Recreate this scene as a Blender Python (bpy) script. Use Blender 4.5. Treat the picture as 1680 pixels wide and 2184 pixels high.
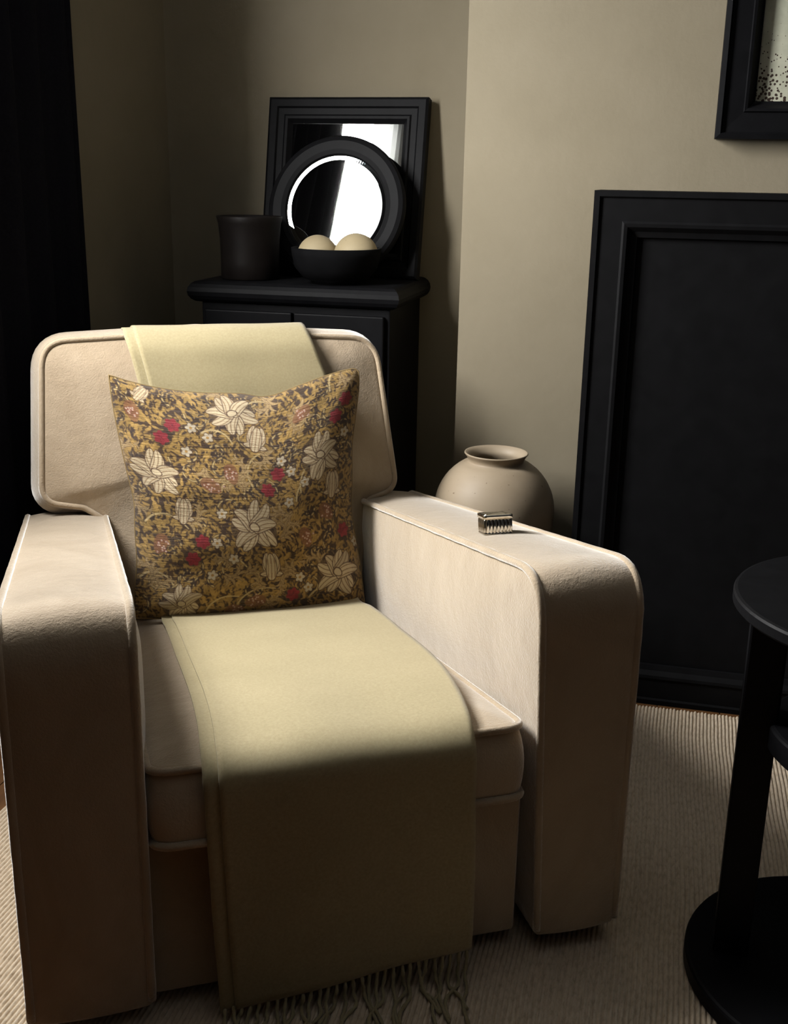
import bpy, bmesh, math, random
import numpy as np
from mathutils import Vector, Matrix

scene = bpy.context.scene
for o in list(bpy.data.objects):
    bpy.data.objects.remove(o)
COL = scene.collection
R = math.radians

# ------------------------------------------------------------------ camera
# room axes: X along the chimney wall, Y into the chimney wall, Z up; camera 1 m above the floor
PITCH, ROLL, YAW, FPX = R(16.735), R(1.054), R(13.403), 2371.4
cam_data = bpy.data.cameras.new('camera')
cam = bpy.data.objects.new('camera', cam_data)
COL.objects.link(cam)
_rt = Vector((math.cos(YAW), math.sin(YAW), 0))
_hd = Vector((-math.sin(YAW), math.cos(YAW), 0))
_fw = _hd * math.cos(PITCH) - Vector((0, 0, 1)) * math.sin(PITCH)
_up = _hd * math.sin(PITCH) + Vector((0, 0, 1)) * math.cos(PITCH)
_ix = _rt * math.cos(ROLL) + _up * math.sin(ROLL)
_iu = -_rt * math.sin(ROLL) + _up * math.cos(ROLL)
cam.matrix_world = Matrix(((_ix.x, _iu.x, -_fw.x, 0), (_ix.y, _iu.y, -_fw.y, 0),
                           (_ix.z, _iu.z, -_fw.z, 1.0), (0, 0, 0, 1)))
cam_data.sensor_fit = 'VERTICAL'
cam_data.sensor_height = 24.0
cam_data.lens = FPX / 2184.0 * 24.0
cam_data.clip_start = 0.02
scene.camera = cam

# ------------------------------------------------------------------ daylight and exposure
SKY = 84.0
# window opening in the left wall (Y range, Z range)
WY0, WY1, WZ0, WZ1 = 0.99, 1.76, 1.02, 1.93
WALL_T = -1.27          # inner face of the left wall
world = bpy.data.worlds.new('overcast_sky')
scene.world = world
world.use_nodes = True
wn = world.node_tree
wn.nodes.clear()
w_out = wn.nodes.new('ShaderNodeOutputWorld')
w_bg = wn.nodes.new('ShaderNodeBackground')
w_tc = wn.nodes.new('ShaderNodeTexCoord')
w_sep = wn.nodes.new('ShaderNodeSeparateXYZ')
w_ramp = wn.nodes.new('ShaderNodeValToRGB')
wn.links.new(w_tc.outputs['Generated'], w_sep.inputs[0])
wn.links.new(w_sep.outputs['Z'], w_ramp.inputs[0])
w_ramp.color_ramp.elements[0].position = 0.0
w_ramp.color_ramp.elements[0].color = (0.42, 0.43, 0.44, 1)
w_ramp.color_ramp.elements[1].position = 0.03
w_ramp.color_ramp.elements[1].color = (1.0, 0.99, 0.97, 1)
wn.links.new(w_ramp.outputs[0], w_bg.inputs[0])
w_bg.inputs[1].default_value = SKY
wn.links.new(w_bg.outputs[0], w_out.inputs[0])
pl = bpy.data.lights.new('window_portal', 'AREA')
pl.shape = 'RECTANGLE'
pl.size = WY1 - WY0
pl.size_y = WZ1 - WZ0
pl.cycles.is_portal = True
po = bpy.data.objects.new('window_portal', pl)
COL.objects.link(po)
po.matrix_world = Matrix(((0, 0, -1, WALL_T - 0.048), (1, 0, 0, (WY0 + WY1) / 2), (0, -1, 0, (WZ0 + WZ1) / 2), (0, 0, 0, 1)))

scene.view_settings.view_transform = 'Standard'
scene.view_settings.look = 'None'
scene.view_settings.gamma = 1.0
scene.view_settings.use_curve_mapping = False
scene.view_settings.exposure = 0.0
scene.cycles.max_bounces = 10
scene.cycles.diffuse_bounces = 5
scene.cycles.caustics_reflective = False
scene.cycles.caustics_refractive = False
scene.cycles.sample_clamp_indirect = 6.0

# ------------------------------------------------------------------ materials
def new_mat(name):
    m = bpy.data.materials.new(name)
    m.use_nodes = True
    nt = m.node_tree
    bsdf = nt.nodes['Principled BSDF']
    return m, nt, bsdf

def noise(nt, scale, detail=3.0, rough=0.5, coord='Object', dist=0.0, vec=None):
    n = nt.nodes.new('ShaderNodeTexNoise')
    n.inputs['Scale'].default_value = scale
    n.inputs['Detail'].default_value = detail
    n.inputs['Roughness'].default_value = rough
    n.inputs['Distortion'].default_value = dist
    if vec is None:
        tc = nt.nodes.new('ShaderNodeTexCoord')
        vec = tc.outputs[coord]
    nt.links.new(vec, n.inputs['Vector'])
    return n

def ramp(nt, src, stops):
    r = nt.nodes.new('ShaderNodeValToRGB')
    els = r.color_ramp.elements
    while len(els) < len(stops):
        els.new(0.5)
    for e, (p, c) in zip(els, stops):
        e.position = p
        e.color = (c[0], c[1], c[2], 1)
    nt.links.new(src, r.inputs[0])
    return r

def bump(nt, bsdf, height, strength, dist):
    b = nt.nodes.new('ShaderNodeBump')
    b.inputs['Strength'].default_value = strength
    b.inputs['Distance'].default_value = dist
    nt.links.new(height, b.inputs['Height'])
    nt.links.new(b.outputs[0], bsdf.inputs['Normal'])
    return b

def scaled(nt, sx, sy, sz, coord='Object'):
    tc = nt.nodes.new('ShaderNodeTexCoord')
    mp = nt.nodes.new('ShaderNodeMapping')
    mp.inputs['Scale'].default_value = (sx, sy, sz)
    nt.links.new(tc.outputs[coord], mp.inputs[0])
    return mp.outputs[0]

def mul_col(nt, a, b, fac=1.0, mode='MULTIPLY'):
    m = nt.nodes.new('ShaderNodeMix')
    m.data_type = 'RGBA'
    m.blend_type = mode
    m.inputs[0].default_value = fac
    nt.links.new(a, m.inputs[6])
    nt.links.new(b, m.inputs[7])
    return m.outputs[2]

def plaster(name, c0, c1):
    m, nt, b = new_mat(name)
    n = noise(nt, 2.2, 5, 0.6)
    r = ramp(nt, n.outputs[0], [(0.3, c0), (0.72, c1)])
    nt.links.new(r.outputs[0], b.inputs['Base Color'])
    b.inputs['Roughness'].default_value = 0.9
    b.inputs['Specular IOR Level'].default_value = 0.15
    n2 = noise(nt, 55, 6, 0.65)
    bump(nt, b, n2.outputs[0], 0.18, 0.004)
    return m

M = {}
M['plaster'] = plaster('plaster', (0.180, 0.154, 0.106), (0.222, 0.192, 0.138))
M['ceiling'] = plaster('ceiling_paint', (0.66, 0.67, 0.67), (0.70, 0.71, 0.71))
M['dark_wall'] = plaster('charcoal_wall_paint', (0.022, 0.023, 0.026), (0.03, 0.031, 0.034))

def velvet():
    m, nt, b = new_mat('beige_velvet')
    v = scaled(nt, 9, 9, 5)
    n = noise(nt, 1.0, 5, 0.6, dist=1.0, vec=v)
    r = ramp(nt, n.outputs[0], [(0.3, (0.315, 0.243, 0.163)), (0.7, (0.39, 0.312, 0.222))])
    nt.links.new(r.outputs[0], b.inputs['Base Color'])
    b.inputs['Roughness'].default_value = 0.95
    b.inputs['Specular IOR Level'].default_value = 0.05
    b.inputs['Sheen Weight'].default_value = 1.0
    b.inputs['Sheen Roughness'].default_value = 0.40
    b.inputs['Sheen Tint'].default_value = (1.0, 0.99, 0.97, 1)
    n2 = noise(nt, 330, 3, 0.65)
    n3 = noise(nt, 40, 3, 0.5)
    ad = nt.nodes.new('ShaderNodeMath')
    ad.operation = 'MULTIPLY_ADD'
    ad.inputs[1].default_value = 1.5
    nt.links.new(n3.outputs[0], ad.inputs[0])
    nt.links.new(n2.outputs[0], ad.inputs[2])
    bump(nt, b, ad.outputs[0], 0.6, 0.0016)
    return m
M['velvet'] = velvet()

def wool():
    m, nt, b = new_mat('mustard_wool_twill')
    v = scaled(nt, 1, 1, 1, 'UV')
    wv = nt.nodes.new('ShaderNodeTexWave')
    wv.wave_type = 'BANDS'
    wv.bands_direction = 'DIAGONAL'
    wv.inputs['Scale'].default_value = 330
    wv.inputs['Distortion'].default_value = 1.5
    wv.inputs['Detail'].default_value = 2
    nt.links.new(v, wv.inputs['Vector'])
    n = noise(nt, 260, 4, 0.7)
    n3 = noise(nt, 6, 3, 0.5)
    c1 = ramp(nt, n.outputs[0], [(0.25, (0.275, 0.226, 0.125)), (0.75, (0.375, 0.318, 0.19))])
    c2 = ramp(nt, n3.outputs[0], [(0.3, (0.9, 0.9, 0.88)), (0.7, (1.0, 1.0, 1.0))])
    nt.links.new(mul_col(nt, c1.outputs[0], c2.outputs[0]), b.inputs['Base Color'])
    b.inputs['Roughness'].default_value = 0.95
    b.inputs['Specular IOR Level'].default_value = 0.08
    b.inputs['Sheen Weight'].default_value = 0.25
    b.inputs['Sheen Roughness'].default_value = 0.5
    mx = nt.nodes.new('ShaderNodeMath')
    mx.operation = 'ADD'
    nt.links.new(wv.outputs['Fac'], mx.inputs[0])
    nt.links.new(n.outputs[0], mx.inputs[1])
    bump(nt, b, mx.outputs[0], 0.3, 0.0007)
    return m
M['wool'] = wool()

def black_paint(name, col=(0.0050, 0.0050, 0.0055), rough=0.6, spec=0.07):
    m, nt, b = new_mat(name)
    n = noise(nt, 30, 5, 0.6)
    r = ramp(nt, n.outputs[0], [(0.3, [c * 0.8 for c in col]), (0.7, [c * 1.2 for c in col])])
    nt.links.new(r.outputs[0], b.inputs['Base Color'])
    b.inputs['Roughness'].default_value = rough
    b.inputs['Specular IOR Level'].default_value = spec
    n2 = noise(nt, 120, 4, 0.6)
    bump(nt, b, n2.outputs[0], 0.08, 0.002)
    return m
M['black_wood'] = black_paint('ebonised_wood')
M['black_satin'] = black_paint('black_lacquer', (0.0045, 0.0045, 0.0052), 0.5, 0.08)
M['black_matte'] = black_paint('black_matte', (0.0045, 0.0045, 0.005), 0.8, 0.04)
M['black_leather'] = black_paint('dark_brown_leather', (0.0075, 0.0058, 0.0052), 0.5, 0.12)

def curtain_mat():
    m, nt, b = new_mat('midnight_curtain_cloth')
    n = noise(nt, 200, 3, 0.6)
    r = ramp(nt, n.outputs[0], [(0.3, (0.006, 0.006, 0.009)), (0.7, (0.010, 0.010, 0.014))])
    nt.links.new(r.outputs[0], b.inputs['Base Color'])
    b.inputs['Roughness'].default_value = 0.95
    b.inputs['Specular IOR Level'].default_value = 0.05
    return m
M['curtain'] = curtain_mat()

def sheer_mat():
    m, nt, b = new_mat('white_sheer_cloth')
    out = nt.nodes['Material Output']
    tr = nt.nodes.new('ShaderNodeBsdfTranslucent')
    tr.inputs[0].default_value = (0.36, 0.36, 0.355, 1)
    df = nt.nodes.new('ShaderNodeBsdfDiffuse')
    df.inputs[0].default_value = (0.45, 0.45, 0.44, 1)
    mx = nt.nodes.new('ShaderNodeMixShader')
    mx.inputs[0].default_value = 0.55
    nt.links.new(df.outputs[0], mx.inputs[1])
    nt.links.new(tr.outputs[0], mx.inputs[2])
    nt.links.new(mx.outputs[0], out.inputs['Surface'])
    return m
M['sheer'] = sheer_mat()

def mirror_mat():
    m, nt, b = new_mat('mirror_glass')
    b.inputs['Base Color'].default_value = (0.86, 0.88, 0.87, 1)
    b.inputs['Metallic'].default_value = 1.0
    b.inputs['Roughness'].default_value = 0.015
    return m
M['mirror'] = mirror_mat()

def silver():
    m, nt, b = new_mat('polished_silver')
    n = noise(nt, 180, 3, 0.5)
    r = ramp(nt, n.outputs[0], [(0.3, (0.62, 0.58, 0.5)), (0.7, (0.8, 0.77, 0.7))])
    nt.links.new(r.outputs[0], b.inputs['Base Color'])
    b.inputs['Metallic'].default_value = 1.0
    b.inputs['Roughness'].default_value = 0.14
    return m
M['silver'] = silver()

def ceramic(name, c0, c1, rough=0.6, band=True):
    m, nt, b = new_mat(name)
    v = scaled(nt, 5, 5, 16)
    n = noise(nt, 1.0, 5, 0.6, vec=v, dist=0.6)
    r = ramp(nt, n.outputs[0], [(0.3, c0), (0.7, c1)])
    sp = noise(nt, 130, 2, 0.5)
    sr = ramp(nt, sp.outputs[0], [(0.24, (0.45, 0.38, 0.3)), (0.29, (1, 1, 1))])
    nt.links.new(mul_col(nt, r.outputs[0], sr.outputs[0]), b.inputs['Base Color'])
    b.inputs['Roughness'].default_value = rough
    b.inputs['Specular IOR Level'].default_value = 0.3
    bump(nt, b, n.outputs[0], 0.15, 0.003)
    return m
M['stoneware'] = ceramic('matte_stoneware', (0.23, 0.18, 0.122), (0.275, 0.222, 0.157), 0.55)
M['ball'] = ceramic('pale_eggshell', (0.34, 0.275, 0.165), (0.39, 0.32, 0.20), 0.6)

def rug_mat():
    m, nt, b = new_mat('ribbed_wool_rug')
    # short beads along each rib
    v = scaled(nt, 154, 70, 1)
    n = noise(nt, 1.0, 3, 0.6, vec=v)
    big = noise(nt, 3, 3, 0.5)
    c = ramp(nt, n.outputs[0], [(0.25, (0.47, 0.38, 0.275)), (0.5, (0.66, 0.55, 0.42)), (0.8, (0.77, 0.665, 0.53))])
    c2 = ramp(nt, big.outputs[0], [(0.3, (0.9, 0.89, 0.87)), (0.7, (1, 1, 1))])
    nt.links.new(mul_col(nt, c.outputs[0], c2.outputs[0]), b.inputs['Base Color'])
    b.inputs['Roughness'].default_value = 1.0
    b.inputs['Specular IOR Level'].default_value = 0.05
    bump(nt, b, n.outputs[0], 0.7, 0.003)
    return m
M['rug'] = rug_mat()

def floor_mat():
    m, nt, b = new_mat('oak_floor_boards')
    v = scaled(nt, 40, 3, 1)
    n = noise(nt, 1.0, 6, 0.65, vec=v, dist=0.4)
    c = ramp(nt, n.outputs[0], [(0.25, (0.085, 0.036, 0.013)), (0.6, (0.16, 0.075, 0.027)), (0.85, (0.21, 0.105, 0.04))])
    nt.links.new(c.outputs[0], b.inputs['Base Color'])
    b.inputs['Roughness'].default_value = 0.45
    b.inputs['Specular IOR Level'].default_value = 0.3
    bump(nt, b, n.outputs[0], 0.15, 0.002)
    return m
M['floor'] = floor_mat()

def foxed():
    m, nt, b = new_mat('foxed_silvered_glass')
    vo = nt.nodes.new('ShaderNodeTexVoronoi')
    vo.inputs['Scale'].default_value = 170
    tc = nt.nodes.new('ShaderNodeTexCoord')
    nt.links.new(tc.outputs['Object'], vo.inputs['Vector'])
    sp = nt.nodes.new('ShaderNodeSeparateXYZ')
    nt.links.new(tc.outputs['Object'], sp.inputs[0])
    # spots are denser towards the bottom edge of the sheet
    mr = nt.nodes.new('ShaderNodeMapRange')
    mr.inputs['From Min'].default_value = 0.0
    mr.inputs['From Max'].default_value = 0.14
    mr.inputs['To Min'].default_value = 0.95
    mr.inputs['To Max'].default_value = 0.10
    nt.links.new(sp.outputs['Z'], mr.inputs['Value'])
    nz = noise(nt, 26, 4, 0.7)
    m1 = nt.nodes.new('ShaderNodeMath')
    m1.operation = 'MULTIPLY'
    nt.links.new(mr.outputs[0], m1.inputs[0])
    nt.links.new(nz.outputs[0], m1.inputs[1])
    lt = nt.nodes.new('ShaderNodeMath')
    lt.operation = 'LESS_THAN'
    nt.links.new(vo.outputs['Distance'], lt.inputs[0])
    nt.links.new(m1.outputs[0], lt.inputs[1])
    cl = noise(nt, 9, 5, 0.65)
    c = ramp(nt, cl.outputs[0], [(0.3, (0.235, 0.245, 0.185)), (0.55, (0.36, 0.36, 0.28)), (0.8, (0.44, 0.43, 0.34))])
    mx = nt.nodes.new('ShaderNodeMix')
    mx.data_type = 'RGBA'
    nt.links.new(lt.outputs[0], mx.inputs[0])
    nt.links.new(c.outputs[0], mx.inputs[6])
    mx.inputs[7].default_value = (0.035, 0.022, 0.016, 1)
    nt.links.new(mx.outputs[2], b.inputs['Base Color'])
    b.inputs['Roughness'].default_value = 0.6
    b.inputs['Specular IOR Level'].default_value = 0.2
    return m
M['foxed'] = foxed()

def print_mat():
    m, nt, b = new_mat('floral_printed_linen')
    at = nt.nodes.new('ShaderNodeAttribute')
    at.attribute_name = 'print'
    v = scaled(nt, 420, 420, 1, 'UV')
    n = noise(nt, 1.0, 2, 0.5, vec=v)
    v2 = scaled(nt, 9, 130, 1, 'UV')
    n2 = noise(nt, 1.0, 3, 0.6, vec=v2)
    r = ramp(nt, n.outputs[0], [(0.3, (0.78, 0.76, 0.72)), (0.7, (1.0, 1.0, 1.0))])
    nt.links.new(mul_col(nt, at.outputs['Color'], r.outputs[0]), b.inputs['Base Color'])
    b.inputs['Roughness'].default_value = 0.9
    b.inputs['Specular IOR Level'].default_value = 0.12
    b.inputs['Sheen Weight'].default_value = 0.15
    ad = nt.nodes.new('ShaderNodeMath')
    ad.operation = 'MULTIPLY_ADD'
    ad.inputs[1].default_value = 2.0
    nt.links.new(n2.outputs[0], ad.inputs[0])
    nt.links.new(n.outputs[0], ad.inputs[2])
    bump(nt, b, ad.outputs[0], 0.7, 0.0025)
    return m
M['print'] = print_mat()

def plain(name, col, rough=0.6, spec=0.3):
    m, nt, b = new_mat(name)
    n = noise(nt, 40, 3, 0.5)
    r = ramp(nt, n.outputs[0], [(0.3, [c * 0.9 for c in col]), (0.7, col)])
    nt.links.new(r.outputs[0], b.inputs['Base Color'])
    b.inputs['Roughness'].default_value = rough
    b.inputs['Specular IOR Level'].default_value = spec
    return m
M['white_paint'] = plain('white_gloss_paint', (0.62, 0.60, 0.55), 0.4)
M['inner_slip'] = plain('dark_brown_slip', (0.03, 0.022, 0.016), 0.6)

# ------------------------------------------------------------------ mesh helpers
def link(name, verts, faces, mat, parent=None, smooth=False, uv=None):
    me = bpy.data.meshes.new(name)
    me.from_pydata([tuple(v) for v in verts], [], faces)
    me.update()
    if uv is not None:
        layer = me.uv_layers.new(name='UVMap')
        li = np.zeros(len(me.loops), dtype=np.int32)
        me.loops.foreach_get('vertex_index', li)
        layer.data.foreach_set('uv', np.asarray(uv, dtype=np.float32)[li].ravel())
    bm = bmesh.new()
    bm.from_mesh(me)
    bmesh.ops.recalc_face_normals(bm, faces=bm.faces)
    bm.to_mesh(me)
    bm.free()
    if mat is not None:
        me.materials.append(mat)
    if smooth:
        me.polygons.foreach_set('use_smooth', [True] * len(me.polygons))
    o = bpy.data.objects.new(name, me)
    COL.objects.link(o)
    if parent is not None:
        o.parent = parent
    return o

def empty(name, loc, rz=0.0, label=None, cat=None, group=None):
    o = bpy.data.objects.new(name, None)
    o.empty_display_size = 0.05
    COL.objects.link(o)
    o.location = loc
    o.rotation_euler = (0, 0, rz)
    tag(o, label, cat, group)
    return o

def tag(o, label=None, cat=None, group=None, kind=None):
    if label: o['label'] = label
    if cat: o['category'] = cat
    if group: o['group'] = group
    if kind: o['kind'] = kind
    return o

def merge(parts):
    V, F = [], []
    for v, f in parts:
        n = len(V)
        V += list(v)
        F += [tuple(i + n for i in q) for q in f]
    return V, F

def box(x0, x1, y0, y1, z0, z1):
    v = [(x0, y0, z0), (x1, y0, z0), (x1, y1, z0), (x0, y1, z0), (x0, y0, z1), (x1, y0, z1), (x1, y1, z1), (x0, y1, z1)]
    f = [(0, 3, 2, 1), (4, 5, 6, 7), (0, 1, 5, 4), (1, 2, 6, 5), (2, 3, 7, 6), (3, 0, 4, 7)]
    return v, f

def bevel_obj(o, w=0.004, seg=2):
    bm = bmesh.new()
    bm.from_mesh(o.data)
    bmesh.ops.bevel(bm, geom=list(bm.edges), offset=w, segments=seg, profile=0.6, affect='EDGES', clamp_overlap=True)
    bm.to_mesh(o.data)
    bm.free()
    return o

def bbox_obj(name, b, mat, parent=None, w=0.004, seg=2):
    v, f = box(*b)
    return bevel_obj(link(name, v, f, mat, parent), w, seg)

def round_poly(pts, step=0.02, arc=7):
    """pts: (x, y, r). returns a dense closed outline with rounded corners"""
    n = len(pts)
    key = []
    for i in range(n):
        p0 = Vector(pts[i - 1][:2]); p = Vector(pts[i][:2]); p1 = Vector(pts[(i + 1) % n][:2])
        r = pts[i][2]
        d0 = (p0 - p).normalized(); d1 = (p1 - p).normalized()
        ang = d0.angle(d1)
        if r <= 0 or abs(ang - math.pi) < 0.05:
            key.append([p]); continue
        t = min(r / math.tan(ang / 2), (p0 - p).length * 0.48, (p1 - p).length * 0.48)
        a = p + d0 * t; b = p + d1 * t
        arcp = []
        for k in range(arc + 1):
            u = k / arc
            arcp.append(a * (1 - u) ** 2 + p * 2 * u * (1 - u) + b * u ** 2)
        key.append(arcp)
    out = []
    for i in range(n):
        out += key[i]
        a = key[i][-1]; b = key[(i + 1) % n][0]
        L = (b - a).length
        m = max(1, int(L / step))
        for k in range(1, m):
            out.append(a.lerp(b, k / m))
    return [(p.x, p.y) for p in out]

def outline_normals(pts):
    P = np.array(pts)
    d = np.roll(P, -1, 0) - np.roll(P, 1, 0)
    nrm = np.stack([d[:, 1], -d[:, 0]], 1)
    nrm /= np.linalg.norm(nrm, axis=1)[:, None] + 1e-9
    area = 0.5 * np.sum(P[:, 0] * np.roll(P[:, 1], -1) - np.roll(P[:, 0], -1) * P[:, 1])
    return nrm if area > 0 else -nrm

def slab(pts, t, bulge_hi, bulge_lo, rnd, fmap, side=0.0, rings=9, nside=5, centre=None):
    """soft upholstered slab: outline pts in (p,q), thickness t along w; fmap(p,q,w) -> xyz"""
    P = np.array(pts)
    nr = outline_normals(pts)
    c = P.mean(0) if centre is None else np.array(centre)
    R_ = []
    for sgn, bl in ((-1, bulge_lo), (1, bulge_hi)):
        L = []
        for j in range(rings + 1):
            f = j / rings
            L.append((f, sgn, bl))
        R_.append(L)
    layers = []
    # low centre -> low edge
    for j in range(1, rings + 1):
        f = j / rings
        layers.append((c + (P - nr * rnd - c) * f, -t / 2 - bulge_lo * (1 - f ** 2.4)))
    for k in range(1, 4):
        a = k / 4 * math.pi / 2
        layers.append((P - nr * rnd * (1 - math.sin(a)), -t / 2 + rnd * (1 - math.cos(a))))
    for k in range(nside + 1):
        u = k / nside
        w = -t / 2 + rnd + (t - 2 * rnd) * u
        layers.append((P + nr * side * (1 - (2 * u - 1) ** 2), w))
    for k in range(3, 0, -1):
        a = k / 4 * math.pi / 2
        layers.append((P - nr * rnd * (1 - math.sin(a)), t / 2 - rnd * (1 - math.cos(a))))
    for j in range(rings, 0, -1):
        f = j / rings
        layers.append((c + (P - nr * rnd - c) * f, t / 2 + bulge_hi * (1 - f ** 2.4)))
    n = len(P)
    V = [fmap(c[0], c[1], -t / 2 - bulge_lo)]
    for Q, w in layers:
        V += [fmap(q[0], q[1], w) for q in Q]
    V.append(fmap(c[0], c[1], t / 2 + bulge_hi))
    F = []
    for i in range(n):
        F.append((0, 1 + (i + 1) % n, 1 + i))
    for l in range(len(layers) - 1):
        b0 = 1 + l * n; b1 = b0 + n
        for i in range(n):
            F.append((b0 + i, b0 + (i + 1) % n, b1 + (i + 1) % n, b1 + i))
    b0 = 1 + (len(layers) - 1) * n
    for i in range(n):
        F.append((b0 + i, b0 + (i + 1) % n, len(V) - 1))
    return V, F

def tube(path, r, closed=False, seg=8, taper=None):
    P = [Vector(p) for p in path]
    n = len(P)
    V, F = [], []
    prev = None
    for i in range(n):
        if closed:
            d = (P[(i + 1) % n] - P[i - 1]).normalized()
        else:
            d = (P[min(i + 1, n - 1)] - P[max(i - 1, 0)]).normalized()
        if prev is None:
            a = Vector((0, 0, 1)) if abs(d.z) < 0.9 else Vector((1, 0, 0))
            u = d.cross(a).normalized()
        else:
            u = (prev - d * prev.dot(d)).normalized()
        prev = u
        v = d.cross(u)
        rr = r if taper is None else r * taper[i]
        for k in range(seg):
            a = 2 * math.pi * k / seg
            V.append(P[i] + u * (rr * math.cos(a)) + v * (rr * math.sin(a)))
    m = n if closed else n - 1
    for i in range(m):
        j = (i + 1) % n
        for k in range(seg):
            F.append((i * seg + k, i * seg + (k + 1) % seg, j * seg + (k + 1) % seg, j * seg + k))
    if not closed:
        F.append(tuple(range(seg - 1, -1, -1)))
        F.append(tuple(range((n - 1) * seg, n * seg)))
    return V, F

def lathe(prof, seg=48, cx=0.0, cy=0.0, closed_prof=False):
    V, F = [], []
    n = len(prof)
    for r, z in prof:
        for k in range(seg):
            a = 2 * math.pi * k / seg
            V.append((cx + r * math.cos(a), cy + r * math.sin(a), z))
    for i in range(n if closed_prof else n - 1):
        j = (i + 1) % n
        for k in range(seg):
            F.append((i * seg + k, i * seg + (k + 1) % seg, j * seg + (k + 1) % seg, j * seg + k))
    if not closed_prof:
        F.append(tuple(range(seg - 1, -1, -1)))
        F.append(tuple(range((n - 1) * seg, n * seg)))
    return V, F

def smooth_curve(pts, n):
    """Catmull-Rom resample of a polyline to n points (uniform by length)"""
    P = [np.array(p, float) for p in pts]
    P = [2 * P[0] - P[1]] + P + [2 * P[-1] - P[-2]]
    out = []
    for i in range(1, len(P) - 2):
        for k in range(16):
            t = k / 16
            p0, p1, p2, p3 = P[i - 1], P[i], P[i + 1], P[i + 2]
            out.append(0.5 * (2 * p1 + (p2 - p0) * t + (2 * p0 - 5 * p1 + 4 * p2 - p3) * t * t + (3 * p1 - p0 - 3 * p2 + p3) * t ** 3))
    out.append(P[-2])
    out = np.array(out)
    d = np.r_[0, np.cumsum(np.linalg.norm(np.diff(out, axis=0), axis=1))]
    q = np.linspace(0, d[-1], n)
    return np.stack([np.interp(q, d, out[:, k]) for k in range(out.shape[1])], 1)

# ------------------------------------------------------------------ the room
CEIL = 2.45
BY = 2.77               # alcove back wall
CY = 2.27               # chimney-breast face
CX = -0.412             # chimney-breast left edge
RX, RY = 2.3, -2.2      # right wall, rear wall

def struct(name, vf, mat, parent=None):
    o = link(name, vf[0], vf[1], mat, parent)
    if parent is None:
        o['kind'] = 'structure'
    return o

struct('floor', box(-1.42, RX + .15, RY - .15, BY + .15, -0.08, -0.008), M['floor'])
struct('ceiling', box(-1.42, RX + .15, RY - .15, BY + .15, CEIL, CEIL + 0.1), M['ceiling'])
struct('wall_alcove', box(-1.42, CX, BY, BY + .15, -0.008, CEIL), M['plaster'])
struct('wall_chimney', box(CX, RX + .15, CY, BY + .15, -0.008, CEIL), M['plaster'])
struct('wall_right', box(RX, RX + .15, RY, CY, -0.008, CEIL), M['dark_wall'])
struct('wall_rear', box(-1.42, RX + .15, RY - .15, RY, -0.008, CEIL), M['dark_wall'])
wl = merge([box(-1.32, WALL_T, RY, WY0, -0.008, CEIL), box(-1.32, WALL_T, WY1, BY, -0.008, CEIL),
            box(-1.32, WALL_T, WY0, WY1, -0.008, WZ0), box(-1.32, WALL_T, WY0, WY1, WZ1, CEIL)])
struct('wall_left', wl, M['plaster'])
# painted window casing
win = struct('window_1', merge([box(-1.318, -1.29, WY0, WY0 + .025, WZ0, WZ1), box(-1.318, -1.29, WY1 - .025, WY1, WZ0, WZ1),
                                box(-1.318, -1.29, WY0 + .025, WY1 - .025, WZ1 - .025, WZ1), box(-1.318, -1.29, WY0 + .025, WY1 - .025, WZ0, WZ0 + .03)]), M['white_paint'])
bbox_obj('window_sill', (-1.289, -1.268, WY0 + .001, WY1 - .001, WZ0 - .02, WZ0 + .004), M['white_paint'], win)
# oak boards of the floor where they show beside and beyond the rug
fl = bpy.data.objects['floor']
v, f = box(0, 0.118, 0, 1.5, -0.012, 0)
brd = bpy.data.meshes.new('floor_board')
brd.from_pydata(v, [], f)
brd.materials.append(M['floor'])
k = 0
for bx in np.arange(-1.27, 1.1, 0.12):
    for by0 in ((0.9, 2.4) if bx < -0.95 else (2.02,)):
        o = bpy.data.objects.new('floor_board', brd)
        COL.objects.link(o)
        ln = (min(by0 + 1.5, BY) - by0) if bx < CX - .12 else (CY - by0)
        o.location = (bx + 0.001, by0 + 0.001, 0.0)
        o.scale = (1, (ln - 0.002) / 1.5, 1)
        o.parent = fl
        k += 1

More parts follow.
